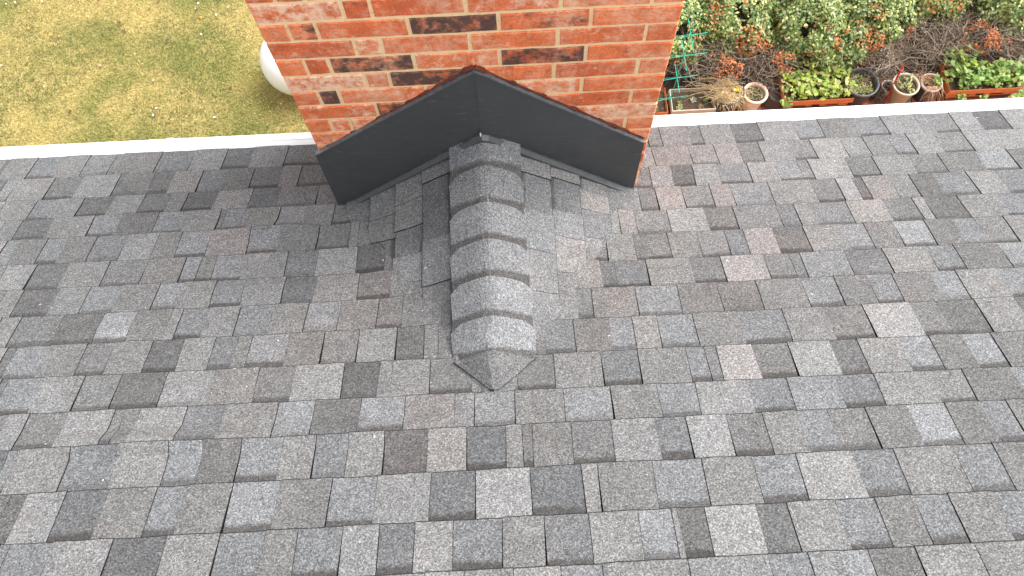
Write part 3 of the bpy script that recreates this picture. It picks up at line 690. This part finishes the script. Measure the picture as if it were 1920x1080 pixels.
leafy(r,'sprouts',1.15,1.33,2.06,2.2,GZ+.14,40,.03,[(.16,.12,.06),(.22,.26,.08)],.02)
r=root('concrete_trough',1.57,2.10,'rough concrete trough holding small succulents','trough')
zz=planter(r,1.405,1.735,2.02,2.21,.16,M_CONC,lip=.004,slots=False)
for (x,y,cs) in ((1.47,2.09,[(.34,.38,.13)]),(1.46,2.05,[(.45,.45,.25)]),(1.58,2.12,[(.55,.56,.42)]),(1.68,2.11,[(.16,.34,.07)]),(1.63,2.05,[(.30,.20,.12)])):
    n=26; a=rng.uniform(0,6.28,n); el=rng.uniform(.1,1.1,n); V=np.stack([np.cos(a)*np.cos(el),np.sin(a)*np.cos(el),np.sin(el)],1)*.032; U=np.stack([-np.sin(a),np.cos(a),0*a],1)*.007
    quads('succulent',np.tile([[x,y,zz+.004]],(n,1)),U,V,np.array(cs)[np.zeros(n,int)]*rng.uniform(.75,1.2,n)[:,None],M_LEAF,r,bend=.1)
r=root('flower_pot',1.85,2.15,'dark pot overflowing with dry straw-coloured stems','pot')
zz=pot(r,1.85,2.15,.128,.095,.20,M_BLACKPOT,lip=.006)
def fs(i):
    a=random.uniform(0,6.28); rr=.11*math.sqrt(random.random()); p=(1.85+rr*math.cos(a),2.15+rr*math.sin(a),zz+.005)
    if i%11==0: return arc(p,random.uniform(2.7,3.5),random.uniform(.08,.36),.07,.03,6,.02)
    if i%11==1: return arc(p,random.uniform(-2.2,-.8),random.uniform(.08,.16),.05,.12)
    return arc(p,random.uniform(0,6.28),random.uniform(.04,.12),.035,.02,4,.014)
stems(r,'dry_stems',560,fs,M_DRY,STRAW,.0021)
leafy(r,'yellow_leaf',1.92,1.96,2.14,2.17,zz+.03,10,.03,[(.6,.42,.06)],.01,.005)
r=root('flower_pot',2.07,2.13,'cream pot with a pale terracotta rim and sparse sprouts','pot')
zz=pot(r,2.07,2.125,.088,.062,.19,M_CREAM,M_RIM,lip=.012)
leafy(r,'sprouts',2.01,2.13,2.07,2.18,zz,70,.016,[(.20,.20,.07),(.35,.32,.15),(.12,.15,.05),(.45,.42,.28)],.015,0)
stems(r,'dry_stems',26,lambda i:arc((2.07+random.uniform(-.06,.06),2.125+random.uniform(-.06,.06),zz),random.uniform(0,6.3),.06,.02,.01,3),M_DRY,STRAW)
r=root('flower_pot',2.26,2.16,'dark empty pot turned upside down between cream pot and orange planter','pot')
z=GZ+.02; mb=MB(); mb.lathe([(.098,z),(.100,z+.012),(.092,z+.016),(.074,z+.11),(.070,z+.118),(.058,z+.120),(.056,z+.114),(.040,z+.114),(.038,z+.118),(.0,z+.118)],2.27,2.15); mb.build('pot_body',m_simple('dusty_dark_plastic',(.085,.065,.062),.6,.3,15),r)
r=root('planter',2.55,2.13,'orange window-box planter full of lime green leafy lettuce','planter')
zz=planter(r,2.30,2.83,2.035,2.26,.19,M_TERRA)
leafy(r,'lettuce',2.32,2.81,2.085,2.25,zz,640,.034,LIME,.085,.025,wid=.5)
leafy(r,'lettuce',2.60,2.72,2.24,2.34,zz+.03,50,.042,GRN+LIME,.08,.01,wid=.5,seed=9)
leafy(r,'lettuce',2.27,2.31,2.0,2.04,zz,9,.05,GRN,.01,.005,wid=.5,seed=5)
r=root('flower_pot',2.91,2.15,'large charcoal plastic pot with low green moss and weeds','pot')
zz=pot(r,2.91,2.15,.130,.10,.23,M_BLACKPOT,m_simple('grey_pot_rim',(.11,.12,.125),.4,.2,15),lip=.005,soil=.05)
leafy(r,'moss',2.83,2.99,2.07,2.23,zz,420,.014,[(.20,.25,.05),(.30,.34,.10),(.42,.36,.20),(.14,.18,.05)],.02,.01)
stems(r,'dry_stems',70,lambda i:arc((2.88+random.uniform(-.09,.09),2.16+random.uniform(-.08,.08),zz+.01),random.uniform(0,6.3),.05,.015,.005,3),M_DRY,STRAW)
r=root('dead_plant',3.10,2.15,'small dead brown clump between the charcoal pot and the red stake','plant')
stems(r,'dead_stems',260,lambda i:arc((3.10+random.gauss(0,.025),2.15+random.gauss(0,.03),GZ+.02),random.uniform(0,6.3),random.uniform(.02,.07),random.uniform(.04,.13),0,4,.008),M_DRY,TWIG,.0018)
r=root('garden_stake',3.17,2.12,'slim red stake leaning against the tan ceramic pot','stake')
mb=MB(); mb.tube([(3.165,2.07,GZ+.02),(3.175,2.13,GZ+.20),(3.18,2.18,GZ+.36)],.0085,8); mb.tube([(3.172,2.173,GZ+.35),(3.19,2.187,GZ+.375)],.011,6); mb.build('stake_rod',M_RED,r)
r=root('flower_pot',3.19,2.2,'small off-white pot behind the red stake','pot')
zz=pot(r,3.185,2.185,.055,.045,.10,M_CREAM,lip=.004)
r=root('flower_pot',3.27,2.13,'tan ceramic pot of young green sprouts standing in a saucer','pot')
zz=pot(r,3.27,2.13,.100,.078,.20,M_CERAM,m_simple('glazed_cream_rim',(.50,.43,.32),.4,.2,20),lip=.006)
mb=MB(); z=GZ+.02; mb.lathe([(0,z+.002),(.09,z+.002),(.108,z+.020),(.114,z+.021),(.112,z+.012),(.095,z-.001)],3.27,2.13); mb.build('saucer',m_simple('grey_saucer',(.36,.33,.27),.5,.25,20),r)
leafy(r,'sprouts',3.21,3.31,2.08,2.19,zz+.01,60,.03,[(.34,.40,.12),(.22,.30,.08),(.45,.45,.22)],.04,0,wid=.18)
leafy(r,'sprouts',3.28,3.34,2.06,2.12,zz,20,.02,[(.5,.45,.12),(.14,.10,.06)],.01,0)
r=root('flower_pot',3.48,2.14,'dark grey pot with a pale rim and withered brown plant','pot')
zz=pot(r,3.48,2.14,.082,.07,.19,M_BLACKPOT,m_simple('pale_pot_rim',(.50,.42,.38),.5,.2,15),lip=.004)
stems(r,'dry_stems',150,lambda i:(arc((3.48+random.gauss(0,.03),2.10,zz+.03),random.uniform(-2.4,-.7),random.uniform(.05,.13),.03,.12,5) if i%3==0 else arc((3.42+random.gauss(0,.03),2.19+random.gauss(0,.02),zz+.03),random.uniform(0,6.3),random.uniform(.03,.08),.02,.03,4) if i%3==1 else arc((3.48+random.uniform(-.06,.06),2.14+random.uniform(-.06,.06),zz),random.uniform(0,6.3),.05,.02,0,3)),M_DRY,[(.50,.26,.14),(.42,.22,.13),(.55,.40,.28)],.0018)
leafy(r,'green_leaves',3.50,3.54,2.12,2.18,zz+.02,26,.026,GRN,.03,.005)
r=root('planter',3.90,2.17,'orange window-box planter overgrown with bright green ivy','planter')
zz=planter(r,3.62,4.17,2.065,2.30,.18,M_TERRA)
leafy(r,'ivy',3.70,4.18,2.11,2.25,zz,640,.033,GRN,.10,.03,wid=.5,seed=2)
leafy(r,'ivy',3.64,3.82,2.26,2.38,zz+.03,110,.042,GRN+LIME[:2],.10,.02,wid=.5,seed=4)
leafy(r,'ivy',3.69,3.73,1.99,2.04,zz-.05,26,.028,GRN,.05,.01,seed=6); leafy(r,'ivy',3.85,3.89,1.99,2.04,zz-.02,18,.028,GRN,.04,.01,seed=6); leafy(r,'ivy',4.12,4.20,1.98,2.04,zz-.04,40,.030,GRN,.05,.01,seed=8)
leafy(r,'ivy',3.60,3.63,2.16,2.26,zz+.01,22,.032,LIME,.03,.01,seed=3)
r=root('flower_pot',4.28,2.24,'pale stone pot at the right end of the row beyond the ivy planter','pot')
zz=pot(r,4.29,2.23,.095,.075,.19,m_simple('pale_stone_pot',(.48,.43,.36),.8,.25,30),lip=.008)
leafy(r,'green_leaves',4.22,4.34,2.16,2.26,zz,60,.03,GRN,.05,0)
# green wire plant support: a post with crossed arms at four levels
r=root('plant_support',1.39,2.11,'green coated wire plant support with crossed arms beside the chimney','plant support')
mb=MB(); px,py=1.385,2.115
mb.tube([(px,py,GZ),(px+.012,py+.006,-2.2),(px+.025,py+.01,-1.72)],.0030,5)
mb.build('post',M_GREENW,r)
for i,(zl,ax,ay) in enumerate(((-2.60,.14,.06),(-2.33,.16,.13),(-2.06,.17,.12),(-1.83,.12,.14))):
    mb=MB(); x=px+.006*(i+1); y=py+.002*i
    mb.tube([(x-ax*.8,y-.015,zl),(x,y,zl+.004),(x+ax,y+.02,zl)],.0026,5); mb.tube([(x+.004,y-ay,zl-.01),(x,y,zl),(x-.004,y+ay,zl+.006)],.0026,5)
    mb.tube([(x-ax*.8,y+.012,zl-.012),(x+ax*.5,y+.005,zl+.010)],.0018,4)
    mb.build('cross_arm',M_GREENW,r)
# ---------------------------------------------------------------- shrubs
DGRN=[(.07,.12,.035),(.11,.18,.05),(.17,.26,.07),(.24,.34,.10),(.38,.46,.17),(.54,.56,.19),(.36,.35,.09),(.46,.52,.28)]
RUS=[(.42,.115,.035),(.52,.17,.06),(.28,.08,.035),(.46,.22,.11)]
def crown(cx,cy,cz,rx,ry,rz,n,size,cols,seed,thr=-.26,wid=.30):
    u=rng.normal(0,1,(n*2,3)); u[:,2]=np.abs(u[:,2])*.9+.05; u/=np.linalg.norm(u,axis=1,keepdims=True)
    rr=rng.uniform(.55,1.0,len(u))**.5
    P=np.array([cx,cy,cz])+u*rr[:,None]*np.array([rx,ry,rz])
    f=np.array([MN.noise(Vector((p[0]*7+seed,p[1]*7,p[2]*7)))+.5*MN.noise(Vector((p[0]*18,p[1]*18+seed,p[2]*18))) for p in P])
    k=f>thr; P=P[k][:n]; u=u[k][:n]; f=f[k][:n]; n=len(P)
    P=P+u*(f*.08)[:,None]
    nn=u+np.array([0,0,.5])+rng.normal(0,.45,(n,3)); nn/=np.linalg.norm(nn,axis=1,keepdims=True); d=np.cross(nn,rng.normal(0,1,(n,3))); d/=np.linalg.norm(d,axis=1,keepdims=True)
    L=rng.uniform(.7,1.3,n)*size; V=d*L[:,None]
    s=np.cross(d,nn); s/=np.linalg.norm(s,axis=1,keepdims=True); U=s*(L*wid)[:,None]
    c=np.array(cols)[rng.integers(0,len(cols),n)]*rng.uniform(.7,1.3,n)[:,None]
    return P,U,V,c
def twigs(r,name,cx,cy,rx,ry,top,n,cols=TWIG,L=.22,rad=.0022):
    def fn(i):
        a=random.uniform(0,6.28); q=math.sqrt(random.random()); p=[cx+rx*q*math.cos(a),cy+ry*q*math.sin(a),random.uniform(GZ+.06,top)]
        an=random.uniform(0,6.28); pts=[Vector(p)]; dz=random.uniform(-.2,.9)
        for k in range(4):
            an+=random.gauss(0,.45); st=L/4*random.uniform(.6,1.3)
            pts.append(pts[-1]+Vector((math.cos(an)*st,math.sin(an)*st,st*dz*random.uniform(0,1)))) 
        return pts
    return stems(r,name,n,fn,M_DRY,cols,rad)
SHR=[ # x,y,z centre, rx,ry,rz, leaves, label
(1.42,2.74,-2.55,.30,.36,.36,5600,'leafy evergreen shrub behind the green wire support, farthest left of the hedge'),
(1.96,2.80,-2.55,.40,.40,.40,8200,'dense evergreen shrub behind the straw-filled pot'),
(2.52,2.72,-2.55,.36,.44,.40,8600,'rounded evergreen shrub reaching down behind the lime green planter'),
(2.82,2.52,-2.60,.27,.22,.28,4300,'low evergreen shrub directly behind the charcoal pot'),
(3.04,2.80,-2.55,.36,.40,.40,7400,'evergreen shrub behind the tan ceramic pot'),
(3.58,2.97,-2.55,.38,.34,.38,6800,'yellowish evergreen shrub at the back behind the bare brown twigs'),
(4.20,2.86,-2.55,.36,.38,.38,6800,'dark evergreen shrub at the right end behind the ivy planter'),
(1.50,3.4,-2.55,.42,.36,.42,6000,'evergreen shrub at the back of the bed nearest the chimney'),
(2.35,3.42,-2.55,.46,.38,.42,6500,'tall back row evergreen shrub behind the rounded one'),
(3.2,3.5,-2.55,.46,.38,.42,6500,'back row evergreen shrub toward the right of the bed'),
(4.1,3.55,-2.55,.5,.4,.42,6500,'back row evergreen shrub in the right corner')]
for i,(x,y,z,rx,ry,rz,n,lab) in enumerate(SHR):
    r=root('shrub',x,y,lab,'shrub','evergreen shrubs of the hedge')
    P,U,V,c=crown(x,y,z,rx,ry,rz,int(n*1.45),.029,DGRN if i!=5 else DGRN+[(.34,.33,.10)]*3,i*7.7)
    quads('foliage',P,U,V,c,M_LEAF,r,bend=.12)
    P,U,V,c=crown(x,y,z+.01,rx*.98,ry*.98,rz*.98,int(n*.16),.024,RUS,i*3.1+50,thr=.30)
    quads('rusty_leaves',P,U,V,c,M_LITTER,r,bend=.12)
    twigs(r,'branches',x,y,rx*.9,ry*.9,z+.2,120,L=.2)
BARE=[(1.72,2.50,.30,.22,420,'tangle of bare grey twigs with rust leaves behind the dry straw pot'),
(2.17,2.46,.28,.24,460,'bare twiggy shrub with orange dead leaves left of the lime green planter'),
(3.10,2.34,.16,.14,190,'bare brown twigs between the charcoal pot and tan pot'),
(3.50,2.55,.30,.26,520,'wide bare brown twiggy shrub behind the grey pot of withered plant'),
(3.92,2.52,.28,.20,380,'twiggy shrub with a bright rusty red patch behind the ivy planter'),
(4.35,2.48,.22,.2,260,'sparse twiggy shrub at the far right beyond the rusty red one')]
for i,(x,y,rx,ry,n,lab) in enumerate(BARE):
    r=root('bare_shrub',x,y,lab,'shrub','bare twiggy shrubs')
    twigs(r,'branches',x,y,rx,ry,-2.42,int(n*1.6),cols=TWIG+[(.33,.27,.21)])
    P,U,V,c=crown(x,y,-2.72,rx*.95,ry*.95,.32,int(n*.9),.022,TWIG+[(.30,.17,.10)],i*5+80,thr=-.1); quads('withered_leaves',P,U,V,c,M_LEAF,r)
RED=[(0,1.66,2.46,.06),(0,1.88,2.32,.06),(1,2.04,2.44,.07),(1,2.29,2.28,.06),(4,3.84,2.40,.10),(4,3.96,2.33,.07),(2,3.02,2.44,.07),(3,3.35,2.50,.05),(0,1.80,2.20,.06)]
bs=[o for o in bpy.data.objects if o.name.startswith('bare_shrub')]
for k,x,y,rr in RED:
    P,U,V,c=crown(x,y,-2.44,rr*1.5,rr*1.35,.11,int(5200*rr*rr*9)+40,.017,RUS+[(.22,.09,.05)],x*9,thr=-.02); quads('rusty_leaves',P,U,V,c,M_LITTER,bs[k],bend=.1)
